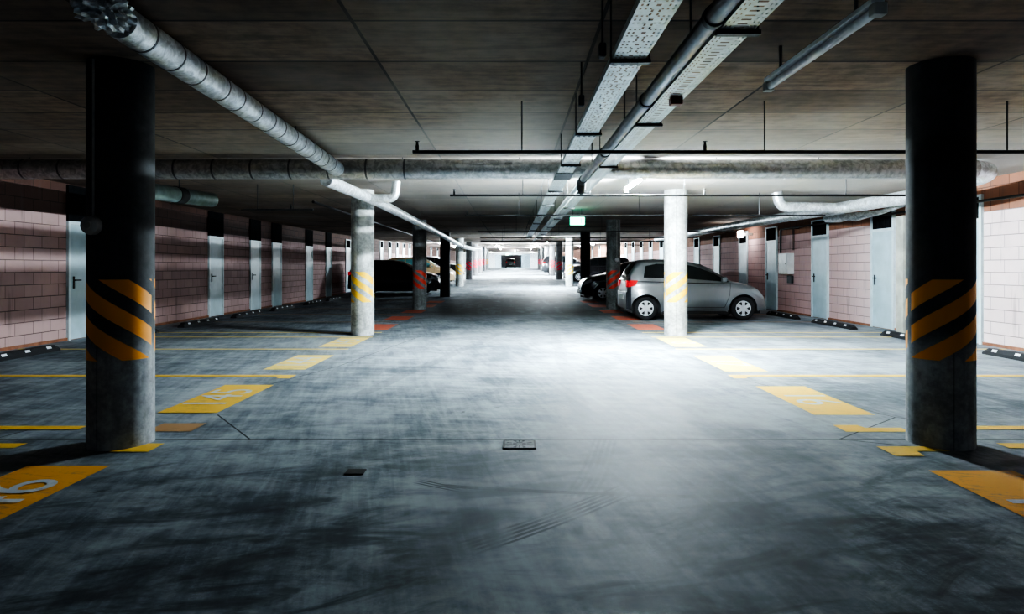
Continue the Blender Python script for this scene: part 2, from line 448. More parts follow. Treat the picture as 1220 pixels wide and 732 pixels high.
def bay_line(side, y, foot=0, x_in=2.62, w=.1, mat=m_yellow, x_out=7.9):
    s = side; w2 = w/2
    if foot:
        pts = [(s*x_out,y-w2),(s*x_in,y-w2),(s*x_in,y+w2+foot),(s*(x_in+.16),y+w2+foot),(s*(x_in+.16),y+w2),(s*x_out,y+w2)] if foot > 0 else \
              [(s*x_out,y+w2),(s*x_in,y+w2),(s*x_in,y-w2+foot),(s*(x_in+.16),y-w2+foot),(s*(x_in+.16),y-w2),(s*x_out,y-w2)]
    else: pts = rect(s*x_out, s*x_in, y-w2, y+w2)
    return flat('bay_line', pts, mat)
# first column: line stubs on the lane side, bay lines on the wall side
flat('bay_line', [(2.66,5.36),(2.86,5.36),(2.88,5.27),(3.17,5.27),(3.17,5.14),(2.66,5.14)], m_yellow)
flat('bay_line', [(2.66,4.72),(3.12,4.72),(3.12,4.6),(2.88,4.6),(2.86,4.48),(2.66,4.48)], m_yellow)
flat('bay_line', rect(-2.86, -2.58, 4.58, 4.8), m_yellow)
flat('bay_line', rect(-2.92, -2.56, 5.15, 5.42), m_faded)
for s in (-1, 1):
    bay_line(s, 5.27, 0, 3.5, .12); bay_line(s, 4.74, 0, 3.6, .13)
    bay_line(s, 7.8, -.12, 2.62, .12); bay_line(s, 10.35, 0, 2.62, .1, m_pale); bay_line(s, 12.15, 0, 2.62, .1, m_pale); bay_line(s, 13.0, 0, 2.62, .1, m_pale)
    for y in (15.5, 18.1, 20.1, 20.7, 23.3, 25.9): bay_line(s, y, 0, 2.9, .1, m_faded)

# ---- floor fittings
e = tag(empty('floor_drain', (.055, 4.78, 0)), 'square black cast floor drain grate in the middle of the lane', 'drain')
bm = bmesh.new()
for a in (-.12, .107): box(bm, a, a+.013, -.12, .12, .001, .009); box(bm, -.12, .12, a, a+.013, .001, .009)
obj('drain_frame', bm, m_dark, e)
bm = bmesh.new()
for k in range(8):
    a = PI/4*k+PI/8
    for r0, r1, w in ((.02,.05,.006),(.06,.1,.008)):
        c, s_ = math.cos(a), math.sin(a)
        f = [bm.verts.new((c*r-s_*q, s_*r+c*q, .006)) for r, q in ((r0,-w),(r1,-w*1.5),(r1,w*1.5),(r0,w))]; bm.faces.new(f)
for k in range(4):
    a = PI/2*k; c, s_ = math.cos(a), math.sin(a)
    f = [bm.verts.new((c*r-s_*q, s_*r+c*q, .005)) for r, q in ((.02,-.004),(.105,-.006),(.105,.006),(.02,.004))]; bm.faces.new(f)
obj('drain_grate', bm, m_dark, e)
obj('drain_plate', B(-.107,.107,-.107,.107,.001,.004), simple('drain_steel', (.14,.15,.16), .5, .3), e)
tag(obj('floor_cover', B(-.06,.06,-.05,.05,.001,.008, bev=.002), m_dark, loc=(-1.0, 4.13, 0)), 'small black square cover plate set in the floor left of the drain', 'cover plate')

# ------------------------------------------------------------------ columns
R_ = .222
def column(side, n, mat, label, r=R_):
    y = 4.83+7.8*(n-1); x = -2.92 if side < 0 else 3.2
    zb = fz(y)-.02; h = cz(y)-zb
    o = obj('round_column', lathe(bmesh.new(), [(r,0),(r,.4),(r,.8),(r,1.2),(r,1.8),(r,h-.16),(r+.0,h)], 48), mat, None, True, (x, y, zb))
    return tag(o, label, 'column', 'round columns along the lane')
OR = (.95,.40,.015); YE = (.92,.58,.0); RE = (.78,.07,.025); MG = (.55,.005,.04)
mc = lambda nm, tone, st, sg, **k: mat_column(nm, tone, st, sg, **k)
tN = (.44,.47,.49); tL = (.62,.64,.62); tG = (.36,.38,.38); tShade = (.035,.037,.042)  # last tone paints shade onto the unlit fourth columns
LC = [mc('dirty_column_orange_left', tN, OR, 1, dark_top=.88, tc=.544), mc('pale_column_yellow_left', tL, YE, 1, tc=.228), mc('grey_column_red_left', tG, RE, 1, tc=.142), mc('shaded_column_left', tShade, None, 1), mc('pale_column_yellow_far_left', tL, YE, 1),
      mc('column_crimson_left', (.2,.2,.205), MG, 1)]  # concrete darkened as painted shade on the unlit far columns
RC = [mc('dirty_column_orange_right', tN, OR, -1, dark_top=.88, tc=-.585), mc('pale_column_yellow_right', tL, YE, -1, tc=-.249), mc('grey_column_red_right', tG, RE, -1, tc=-.156), mc('shaded_column_right', tShade, None, -1), mc('pale_column_yellow_far_right', tL, YE, -1),
      mc('column_crimson_right', (.2,.2,.205), MG, -1)]  # same painted shade on the far right columns
Ls = ['near left round concrete column with orange and black hazard stripes and a bell', 'second left column, pale concrete with yellow stripes under the foil duct', 'left column with orange red stripes in front of the black car', 'plain unstriped column on the left, shade painted in, beside the black car nose',
      'left column with yellow stripes right of the beige car', 'left column with crimson stripes, first beyond the yellow striped one', 'left column with crimson stripes, second beyond the yellow striped one', 'left column with crimson stripes, third beyond the yellow striped one', 'dark red-marked column far down the left row', 'bright orange-marked column at the far end of the left row']
Rs = ['near right round dark column with orange and black hazard stripes', 'bright white column with yellow stripes in front of the silver car', 'grey column with orange red stripes behind the silver car and a small ball hanging on it', 'plain unstriped column on the right, shade painted in, behind the black hatchback nose',
      'white column with yellow stripes left of the shaded unstriped column', 'column with crimson stripes left of the far white column on the right', 'right column hidden beyond the crimson striped one, beside the red tail lights', 'dark column with red marks far down the right row', 'second to last pale column at the far end of the right row', 'last pale column at the far end of the right row']
m_orfar = mc('pale_column_orange_far', tL, OR, 1)
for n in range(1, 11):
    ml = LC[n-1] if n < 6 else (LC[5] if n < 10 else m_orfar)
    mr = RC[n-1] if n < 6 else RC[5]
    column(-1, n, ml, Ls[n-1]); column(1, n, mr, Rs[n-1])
# bell and its conduit on the near left column
e = tag(empty('alarm_bell', (-2.985, 4.608, 1.61)), 'round grey alarm bell with thin conduit on the near left column', 'alarm bell')
obj('bell_dome', lathe(bmesh.new(), [(.0,-.075),(.025,-.074),(.03,-.066),(.045,-.062),(.062,-.05),(.068,-.03),(.066,.02),(.0,.02)], 32, 'y'), m_greyplastic, e, True)
obj('conduit', T([(0,.0,.06),(0,.0,.6),(0,.0,1.19)], .008, 8), m_greyplastic, e, True)
e = tag(empty('hanging_sensor', (3.27, 20.15, 1.55)), 'small white ball on a thin conduit on the red striped right column', 'sensor')
obj('sensor_ball', lathe(bmesh.new(), [(0,-.07),(.05,-.05),(.07,0),(.05,.05),(0,.07)], 16, 'z'), m_white, e, True)
obj('conduit', T([(0,0,.06),(0,0,1.25)], .012, 8), m_greyplastic, e, True)

# ------------------------------------------------------------------ wheel stops
def make_stop():
    e = empty('wheel_stop')
    prof = [(-.075,0),(.075,0),(.075,.05),(.045,.1),(-.045,.1),(-.075,.05)]
    bm = bmesh.new(); L = .9; rows = []
    for y, s in ((-L,.55),(-L+.1,1),(L-.1,1),(L,.55)): rows.append([bm.verts.new((x, y, z*s)) for x, z in prof])
    for a, b in zip(rows, rows[1:]):
        for k in range(6): bm.faces.new((a[k], a[(k+1)%6], b[(k+1)%6], b[k]))
    bm.faces.new(rows[0]); bm.faces.new(rows[-1])
    obj('rubber_block', bm, m_dark, e)
    for k in range(4):
        y = -.66+.44*k
        for s in (1, -1):
            bm = bmesh.new()
            q = [(s*.0725,y-.05,.057),(s*.0725,y+.05,.057),(s*.0525,y+.05,.091),(s*.0525,y-.05,.091)]
            bm.faces.new([bm.verts.new((a+s*.003, b, c+.002)) for a, b, c in q]); obj('reflector', bm, m_refl, e)
    return e
proto = make_stop(); first = True
stL = [(9.3,'black wheel stop at the left edge of the frame beside the near left column'),(12.15,'black wheel stop behind the near left column'),(14.95,'black wheel stop right of the near left column below the first door'),(17.6,'black wheel stop below the second door right of the near left column'),
       (20.3,'black wheel stop below the third door right of the near left column'),(23.4,'black wheel stop on the left, fourth right of the near left column'),(26.1,'black wheel stop on the left next to the black car shadow'),(29.9,'black wheel stop behind the black car on the left')]
stR = [(8.9,'black wheel stop at the right edge of the frame beside the near right column'),(11.6,'black wheel stop in front of the concrete pier on the right'),(14.5,'black wheel stop in front of the door left of the concrete pier'),(17.2,'black wheel stop under the nose of the silver car'),
       (26.3,'black wheel stop behind the tail of the black hatchback on the right')]
for s, lst in ((-1, stL), (1, stR)):
    for y, lab in lst:
        o = proto if first else copy_tree(proto); first = False
        o.location = (s*7.2, y, fz(y)); tag(o, lab, 'wheel stop', 'rubber wheel stops along the walls')

# ------------------------------------------------------------------ services under the ceiling
# cable trays with real perforations
def tray_mesh(x0, x1, ya, yb, zf, pattern):
    bm = bmesh.new(); w = x1-x0
    if pattern == 'box': us = [0,.07,.125,.2,.255,.33,.38,.44,.56,.62,.67,.745,.8,.875,.93,1]; per = .17; vs = [0,.04,.2,.29,.43,.57,.71,.8,.96,1]
    else: us = [0,.07,.11,.2,.24,.36,.64,.76,.8,.89,.93,1]; per = .1; vs = [0,.14,.34,.5,.64,.86,1]
    def hole(i, j):
        u = (us[i]+us[i+1])/2; v = (vs[j]+vs[j+1])/2
        if pattern == 'box':
            if i in (1, 13): return j % 2 == 0 and 0 < j < 8 or j in (2,6)
            if i in (3, 11): return j in (2, 4, 6)
            if i in (5, 9): return j in (2, 6)
            if i == 7: return j == 4
            if i in (6, 8): return j in (1, 7)
            return False
        if i in (1, 9): return j in (1, 4)
        if i in (3, 7): return j in (1, 4)
        return i == 5 and j in (2, ) or i == 5 and j == 5
    n = int((yb-ya)/per); cache = {}
    def V(i, k, j):
        y = ya+(k+vs[j])*per; key = (i, round(y, 4))
        if key not in cache: cache[key] = bm.verts.new((x0+us[i]*w, y, zf(y)))
        return cache[key]
    for k in range(n):
        fine = ya+k*per < 16
        if fine:
            for i in range(len(us)-1):
                for j in range(len(vs)-1):
                    if not hole(i, j): bm.faces.new((V(i,k,j), V(i+1,k,j), V(i+1,k,j+1), V(i,k,j+1)))
        else: bm.faces.new((V(0,k,0), V(len(us)-1,k,0), V(len(us)-1,k,len(vs)-1), V(0,k,len(vs)-1)))
    for x in (x0, x1):
        ys = [y for y in (ya, 9, 26, 30, 44) if ya <= y < yb]+[ya+n*per]
        for a, b in zip(ys, ys[1:]):
            f = [bm.verts.new((x, y, zf(y)+h)) for y, h in ((a,0),(b,0),(b,.042),(a,.042))]; bm.faces.new(f)
    return bm
zt = lambda y: cz(y)-.345
zt2 = lambda y: cz(y)-.38
for nm, x0, x1, pat, lab, brs in (('cable_tray', .56, .745, 'box', 'left perforated galvanised cable tray hanging along the lane ceiling', (3.62, 5.6, 7.3, 9.8, 12, 14.5, 17, 20, 24)),
                                  ('cable_tray', .985, 1.15, 'slot', 'right perforated galvanised cable tray beside the steel pipe', (3.08, 5.08, 7.2, 9.7, 12.2, 15, 18, 22, 25))):
    e = tag(empty(nm, (0,0,0)), lab, 'cable tray', 'cable trays along the lane ceiling')
    zq = zt if pat == 'box' else zt2
    obj('tray', tray_mesh(x0, x1, -3, 26, zq, pat), m_galv, e)
    for y in brs:
        bm = bmesh.new(); z = zq(y)
        box(bm, x0-.01, x1+.03, y-.02, y+.02, z-.022, z-.002)
        if pat == 'box':
            for q in range(4): box(bm, x0+.01+q*.045, x0+.03+q*.045, y-.03, y+.03, z-.026, z-.02)
        for x in (x0-.006, x1+.022): tube(bm, [(x, y, z-.02), (x, y, cz(y))], .005, 6)
        obj('tray_bracket', bm, m_bracket, e)
# dark splice plate on the left tray under the cross duct
    if pat == 'box':
        obj('splice_plate', B(x0-.015, x1+.015, 7.95, 8.5, zt(8)-.014, zt(8)-.004), m_bracket, e)
        for yy, zz in ((3.65,.0),(4.75,.0)):
            bm = bmesh.new(); box(bm, x0-.07, x0-.03, yy-.03, yy+.03, zt(yy)+.02, zt(yy)+.1, bev=.01); tube(bm, [(x0-.05,yy,zt(yy)+.1),(x0-.05,yy,cz(yy))], .006, 6); obj('tray_clip', bm, m_bracket, e)
e = tag(empty('steel_pipe', (0,0,0)), 'grey steel pipe running along the left edge of the right cable tray', 'pipe')
pz = lambda y: cz(y)-.385
obj('pipe', T([(.905,-3,pz(0)),(.905,4,pz(0)),(.905,8.3,pz(0))], .044, 16), m_steel, e, True)
obj('pipe', T([(.90,8.6,pz(0)-.02),(.90,26,pz(26)-.02),(.90,28,pz(26)-.02)], .034, 12), m_galv, e, True)  # paler metal paints in the lamplight on this stretch
for y in (2.9, 4.35, 6.3): obj('pipe_coupling', T([(.905,y-.02,pz(0)),(.905,y+.02,pz(0))], .052, 16), m_bracket, e, True)
for y in (1.5, 3.4, 5.4, 7.6, 11, 14, 18, 22, 26): obj('hanger_rod', T([(.94,y,pz(0)+.0),(.94,y,cz(y))], .006, 6), m_bracket, e)
obj('drop_fitting', T([(.905,8.2,pz(0)),(.905,8.4,pz(0)-.01),(.905,8.45,pz(0)-.09),(.905,8.46,pz(0)-.15),(.905,8.46,pz(0)-.17)], [.052,.058,.055,.04,.012], 14), m_dark, e, True)
tag(obj('fire_sounder', B(-.04,.04,-.035,.035,-.05,.0, bev=.008), m_redbox, loc=(1.09, 4.3, zt2(4)+.001)), 'small dark red box fixed under the right cable tray', 'alarm')

# fluorescent lamps
def tube_lamp(x, y, ln, lit, label, group=None, z=None, rod=True):
    zc = cz(y); zz = z or zc-.1
    e = tag(empty('tube_lamp', (x, y, zz)), label, 'lamp', group)
    obj('lamp_body', B(-.024,.024,-ln/2,ln/2,.03,.06, bev=.006) if lit else B(-.035,.035,-ln/2,ln/2,.03,.06, bev=.006), m_white, e)
    obj('tube', T([(0,-ln/2+.03,0),(0,ln/2-.03,0)], .026 if not lit else .01, 12), lit or m_tubeoff, e, True)
    for s in (-1, 1):
        obj('end_cap', B(-.033,.033,s*ln/2-.03,s*ln/2+.03,-.032,.03, bev=.006), m_greyplastic, e)
        obj('mounting_clip', T([(0,s*ln*.35,.06),(0,s*ln*.35,zc-zz)], .01, 6), m_bracket, e)
    return e
tube_lamp(1.83, 3.92, 1.38, None, 'unlit white fluorescent tube lamp on the ceiling at upper right', 'tube lamps', z=2.6)
tube_lamp(1.9, 10.05, 1.5, m_tube, 'brightly lit tube lamp behind the cross duct above the white column', 'tube lamps', z=2.6)
tube_lamp(1.9, 34.4, 1.5, m_tube, 'lit tube lamp above the far white column with yellow stripes on the right', 'tube lamps', z=2.66)
for i, (x, y) in enumerate(((2.0,50),(-1.2,50),(2.0,58),(-1.2,58),(2,68),(-1.2,68),(0.4,80),(0.4,92),(-5.2,47),(-5.2,58),(6,48),(6,57),(-3.2,100),(3.2,100))):  # left bay and end wall lamps are added to brighten the far walls
    tube_lamp(x, y, 1.8, m_tube_far, 'lit tube lamp far down the ceiling, lane rows and added fill', 'lit lamps far down the lane')
tube_lamp(0, 114, 1.5, emit('far_room_fill_tube', (.86,.95,1), 300), 'added fill lamp in the room behind the far opening', 'tube lamps')  # added lamp, brightens the room seen through the opening
tube_lamp(-1, -4, 1.5, emit('near_fill_tube', (.50,.75,1), 24), 'added fill lamp behind the viewpoint', 'tube lamps')  # added out of view as bluish fill for the near floor and columns

# cross duct, turning along the right wall
cy = 8.85; dzc = 2.66
path = bend([(-8,cy,dzc),(-2.36,cy,dzc),(6.75,cy,dzc),(6.7,10.6,2.5),(6.7,14,2.53),(6.7,20,2.58)], .55, 8)
e = tag(empty('cross_duct', (0,cy,dzc)), 'long round steel ventilation duct crossing the whole ceiling', 'duct')
O = Vector((0,cy,dzc))
obj('duct_pipe', T([Vector(p)-O for p in path if p[1] < cy+.02], .135, 28), m_duct, e, True)
k = -7.7
while k < 6.2:
    r = .1385
    obj('duct_band', T([(k-.012,0,0),(k+.012,0,0)], r, 28), m_band if k < -1 else m_duct, e, True); k += .52
for x in (-6.6,-5.2,-3.9,-1.5,.1,1.4,2.8,4.2,5.6): obj('hanger_rod', T([(x,0,.13),(x,0,cz(cy)-dzc)], .006, 6), m_bracket, e)
e = tag(empty('foil_wall_duct', (6.7,cy,2.55)), 'silver foil wrapped duct running along the right wall', 'duct')
O = Vector((6.7,cy,2.55))
pp = [p for p in path if p[1] >= cy-.001 and p[0] > 6][0:]
pp2 = pp+[Vector((6.7,30,2.6))]
obj('foil_pipe', T([Vector(p)-O for p in pp2], .118, 24), m_foil, e, True)
y = 9.9
while y < 29:
    z = interp([(8.85,2.62),(10.6,2.5),(14,2.53),(20,2.58),(30,2.6)], y)
    obj('duct_band', T([Vector((6.7,y-.012,z))-O, Vector((6.7,y+.012,z))-O], .1225, 20), m_bandl, e, True); y += .42
bq = bend([(6.62,12.9,2.5),(5.75,12.75,2.5),(5.3,12.75,2.5),(5.22,12.75,2.8)], .16, 6)
obj('foil_branch', T([Vector(p)-O for p in bq], .1, 20), m_foil, e, True)
e = tag(empty('flexible_foil_duct', (7.4,14,2.42)), 'short bulging foil duct above the door left of the concrete pier', 'duct')
qq = [(7.25,14.9,2.44),(7.35,14.5,2.42),(7.4,14.25,2.43),(7.45,14.0,2.41),(7.55,13.7,2.44),(7.65,13.4,2.46),(7.8,13.1,2.54),(7.93,13.02,2.58)]
obj('foil_pipe', T([Vector(p)-Vector((7.4,14,2.42)) for p in qq], [.09,.1,.075,.1,.07,.05,.045,.04], 18), m_foil, e, True)

# foil duct along the left column row
def foil_run(e, pts, r, name='foil_pipe', step=.38, bm_band=m_band, O=Vector()):
    obj(name, T([Vector(p)-O for p in pts], r, 24), m_foil, e, True)
    for a, b in zip(pts, pts[1:]):
        a, b = Vector(a), Vector(b); L = (b-a).length; d = (b-a)/L; t = step*.6
        while t < L-.05 and (a+d*t).y < 20:
            p = a+d*t-O; obj('duct_band', T([p-d*.008, p+d*.008], r+.003, 24), bm_band, e, True); t += step*random.uniform(.75,1.25)
O = Vector((-2.3,6,2.65))
e = tag(empty('foil_duct', O), 'silver foil wrapped duct running along the left columns from upper left', 'duct')
for q in ((-2.25,4.6,2.68),(-2.31,6.9,2.66)): obj('hanger_rod', T([Vector(q)-O, Vector((q[0],q[1],2.82))-O], .008, 6), m_bracket, e)
foil_run(e, [(-2.2,3.62,2.695),(-2.36,8.70,2.64)], .1, O=O)
bm = bmesh.new()
g = bmesh.ops.create_icosphere(bm, subdivisions=4, radius=.1)
for v in g['verts']:
    n = v.co.normalized(); k = 1+.28*math.sin(n.x*9+n.z*7)*math.cos(n.y*11+n.x*5)+random.uniform(-.14,.14)
    v.co = Vector((n.x*.115*k, n.y*.17*k-.02, n.z*.09*k))
obj('torn_foil_end', bm, m_foil, e, False, Vector((-2.19,3.5,2.70))-O)
O = Vector((-2.5,12,2.5))
e = tag(empty('foil_duct', O), 'lower silver foil duct continuing down the left column row below the cross duct', 'duct')
foil_run(e, [(-2.62,9.1,2.545),(-2.5,12.0,2.535),(-2.34,20,2.41),(-2.22,28.5,2.26)], .088, O=O, bm_band=m_bandl)
obj('hanger_rod', T([Vector((-2.4,17,2.5))-O, Vector((-2.4,17,2.82))-O], .008, 6), m_bracket, e)
obj('foil_pipe', T([Vector(p)-O for p in [(-2.22,28.7,2.26),(-2.2,36,2.36),(-2.2,44,2.6)]], .1, 16), m_foil, e, True)
bq = bend([(-2.52,11.3,2.52),(-2.05,11.3,2.52),(-2.02,11.3,2.82)], .12, 6)
obj('foil_branch', T([Vector(p)-O for p in bq], .075, 18), m_foil, e, True)
obj('duct_end_cap', T([Vector((-2.22,28.5,2.26))-O, Vector((-2.22,28.56,2.26))-O], .11, 16), m_bracket, e, True)
# grey-green pipe near the left wall
O = Vector((-5.3,10,2.45))
e = tag(empty('ventilation_pipe', O), 'thick grey green pipe with a black clamp hanging by the left wall', 'pipe')
obj('pipe', T([Vector((-5.3,9.05,2.416))-O, Vector((-5.3,11.4,2.5))-O], .125, 24), m_greenpipe, e, True)
obj('pipe_clamp', T([Vector((-5.3,10.15,2.456))-O, Vector((-5.3,10.38,2.463))-O], .134, 24), m_dark, e, True)
obj('hanger_rod', T([Vector((-5.3,10.3,2.58))-O, Vector((-5.3,10.3,2.82))-O], .01, 6), m_bracket, e)

# sprinkler branch pipes
def sprinkler(y, x0, x1, label, r=.016, heads=(), turn=None, dz=.46):
    z = cz(y)-dz; O = Vector(((x0+x1)/2, y, z))
    e = tag(empty('sprinkler_pipe', O), label, 'pipe', 'black sprinkler pipes under the ceiling')
    pts = [(x0,y,z),(x1,y,z)]
    if turn: pts = bend([turn, (x0,y,z), (x1,y,z)], .15, 5)
    obj('pipe', T([Vector(p)-O for p in pts], r, 12), m_blackpipe, e, True)
    x = x0+.05
    for hx in heads:
        p = Vector((hx,y,z))-O; bm = T([p, p+Vector((0,0,.05)), p+Vector((0,0,.09))], [.014,.016,.008], 8); tube(bm, [p+Vector((0,0,.09)), p+Vector((0,0,.095))], .022, 10)
        obj('sprinkler_head', bm, m_blackpipe, e)
    n = max(2, int(abs(x1-x0)/1.9))
    for i in range(n):
        hx = x0+(x1-x0)*(i+.45)/n; obj('hanger_rod', T([Vector((hx,y,z))-O, Vector((hx,y,cz(y)))-O], .006, 6), m_bracket, e)
sprinkler(5.86, -.9, 7.9, 'black sprinkler pipe in front of the cross duct', heads=(-.86, 1.75, 4.05))
sprinkler(9.4, -.9, 6.15, 'black sprinkler pipe just behind the cross duct', heads=(-.84, 2.8))
sprinkler(11.7, -4.9, -3.6, 'black sprinkler pipe bending near the left wall', heads=(-4.0,))
sprinkler(13.0, -.95, 6.3, 'black sprinkler pipe in front of the green exit sign', heads=(-.9,3.2))
for i, y in enumerate((18.9, 22.6, 25.6, 32, 37)):
    sprinkler(y, -1.0-.12*i, 6.5, 'thin black sprinkler pipe far under the dark ceiling', .02)
O = Vector((-3.6,11.7,2.5))
e = tag(empty('water_pipe', O), 'long thin dark pipe running along the ceiling behind the left columns', 'pipe')
obj('pipe', T([(0,0,0),(0,12,-.02),(0,22,-.02)], .024, 10), m_blackpipe, e, True)
O = Vector((7.82,10,2.42))
e = tag(empty('water_pipe', O), 'thin black pipe along the top of the right wall dropping to the white cabinet', 'pipe')
obj('pipe', T([(0,-6,0),(0,8.72,0)], .024, 10), m_blackpipe, e, True)
obj('drop_pipe', T(bend([(0,8.72,0),(0,8.82,0),(0,8.82,-.1),(0,8.82,-.69)], .06, 4), .03, 10), m_blackpipe, e, True)
for y in (-4, -1, 2, 5, 8): obj('pipe_clip', B(0,.172,y-.015,y+.015,-.03,.03), m_bracket, e)
for q in (.12,.22): obj('cable', T([(.15,8.5-q,.05),(.15,8.5-q,-.62)], .008, 6), m_dark, e)
e = tag(empty('electric_cabinet', (7.9, 18.62, 1.42)), 'white electric cabinet on the right wall with a pipe dropping into it', 'cabinet')
obj('cabinet_body', B(-.1,.1,-.3,.3,-.3,.3, bev=.012), m_white, e)
obj('cabinet_door', B(-.112,-.1,-.27,.27,-.27,.27, bev=.004), m_white, e)
obj('lock', T([(-.112,-.22,0),(-.125,-.22,0)], .015, 10), m_dark, e)
tag(obj('junction_box', B(7.93,8,18.35,18.65,.86,1.08, bev=.008), m_bracket), 'small dark box on the wall below the white cabinet', 'box')
# wall bulkhead lamp
e = tag(empty('bulkhead_lamp', (7.6, 21.5, 2.42)), 'glowing square lamp on the right wall above the shaded doors', 'lamp')
obj('lamp_body', B(.05,.4,-.05,.05,-.04,.04), m_greyplastic, e)
obj('lamp_glass', B(-.05,.05,-.16,.16,-.11,.11, bev=.02), m_bulk, e)
# exit sign
def exit_sign(x, y, z, w, label):
    e = tag(empty('exit_sign', (x,y,z)), label, 'sign', 'green exit signs')
    obj('sign_body', B(-w/2,w/2,0,.06,-w*.28,w*.28, bev=.01), m_signgreen, e)
    face = obj('sign_face', B(-w/2+.022,w/2-.022,-.008,0,-w*.28+.022,w*.28-.022), m_sign, e)
    bm = bmesh.new()      # running figure and doorway
    box(bm, w*.18, w*.34, -.012, -.008, -w*.2, w*.2)
    tube(bm, [(-.06*w,-.01,.0),(-.02*w,-.01,.1*w)], .035*w, 8); tube(bm, [(-.05*w,-.01,.0),(-.14*w,-.01,-.16*w)], .025*w, 8); tube(bm, [(-.05*w,-.01,0),(.05*w,-.01,-.08*w),(.04*w,-.01,-.18*w)], .025*w, 8)
    tube(bm, [(-.02*w,-.01,.08*w),(-.12*w,-.01,.04*w)], .018*w, 8); lathe(bm, [(0,-.035*w),(.035*w,0),(0,.035*w)], 10, 'z', (.0,-.01,.17*w))
    obj('running_figure', bm, m_signgreen, face)
    for sx in (-.3,.3): obj('hanger_rod', T([(sx*w,.03,w*.28),(sx*w,.03,cz(y)-z)], .008, 6), m_bracket, e)
    obj('side_panel', B(w/2,w/2+.006,-.02,.32,-w*.25,w*.25), simple('green_tinted_panel', (.05,.35,.22), .3), e)
exit_sign(1.67, 16.5, 2.5, .37, 'glowing green and white exit sign hanging above the lane')
exit_sign(-.7, 103.2, 3.45, .5, 'tiny green exit sign above the far opening')

# ------------------------------------------------------------------ cars
def wheel_meshes(r, w=.19):
    t = lathe(bmesh.new(), [(r*.62,-w*.42),(r*.66,-w*.48),(r*.86,-w*.5),(r*.96,-w*.42),(r,-w*.28),(r,w*.28),(r*.96,w*.42),(r*.86,w*.5),(r*.66,w*.48),(r*.62,w*.42)], 36, 'y')
    return t
def hub_mesh(r, y, s, spokes=6):
    bm = bmesh.new(); ro = r*.66; ri = r*.2; y0 = y
    # rim ring
    lathe(bm, [(ro, y0-s*.01),(ro*.97,y0),(ro*.86,y0+s*.004),(ro*.84,y0-s*.012)], 36, 'y')
    lathe(bm, [(0,y0+s*.016),(ri,y0+s*.014),(ri*1.15,y0-s*.0)], 24, 'y')
    for k in range(spokes):
        a = 2*PI*k/spokes+PI/2; c, d = math.cos(a), math.sin(a)
        f = []
        for rr, q in ((ri*.8,.33),(ro*.62,.30),(ro*.9,.46)):
            for sg in (-1, 1): f.append(bm.verts.new((c*rr-d*sg*q*ro*.62, y0+s*(.012-.008*rr/ro), d*rr+c*sg*q*ro*.62)))
        bm.faces.new((f[0],f[1],f[3],f[2])); bm.faces.new((f[2],f[3],f[5],f[4]))
    return bm
m_glass = Mat('dark_car_glass', (.012,.016,.018), .06, 0).m
m_glassgreen = Mat('green_tinted_glass', (.03,.16,.13), .1, 0).m
m_teal = Mat('teal_car_glass', (.10,.26,.27), .1, 0).m
m_tyre = simple('tyre_rubber', (.02,.02,.022), .8)
m_hub = simple('silver_hubcap', (.66,.69,.72), .35, .4, .1)
m_tail = Mat('red_tail_light', (.55,.012,.02), .18, 0, Emission_Color=(.8,.02,.03,1), Emission_Strength=.012).m
m_head = Mat('clear_headlight', (.42,.45,.47), .12, .3).m
m_chrome = simple('chrome', (.7,.72,.75), .2, .9)
m_trim = simple('black_car_trim', (.02,.021,.023), .5)
m_plate = simple('number_plate', (.7,.7,.68), .5)
def paint(name, c, metal=.5, rough=.32):
    M = Mat(name, c, rough, metal); M.set('Coat Weight', .7); M.set('Coat Roughness', .08); 
    n = M.noise(M.coord(), 400, 2); M.set('Base Color', M.mix(n*.3, c, tuple(v*.8 for v in c))); return M.m
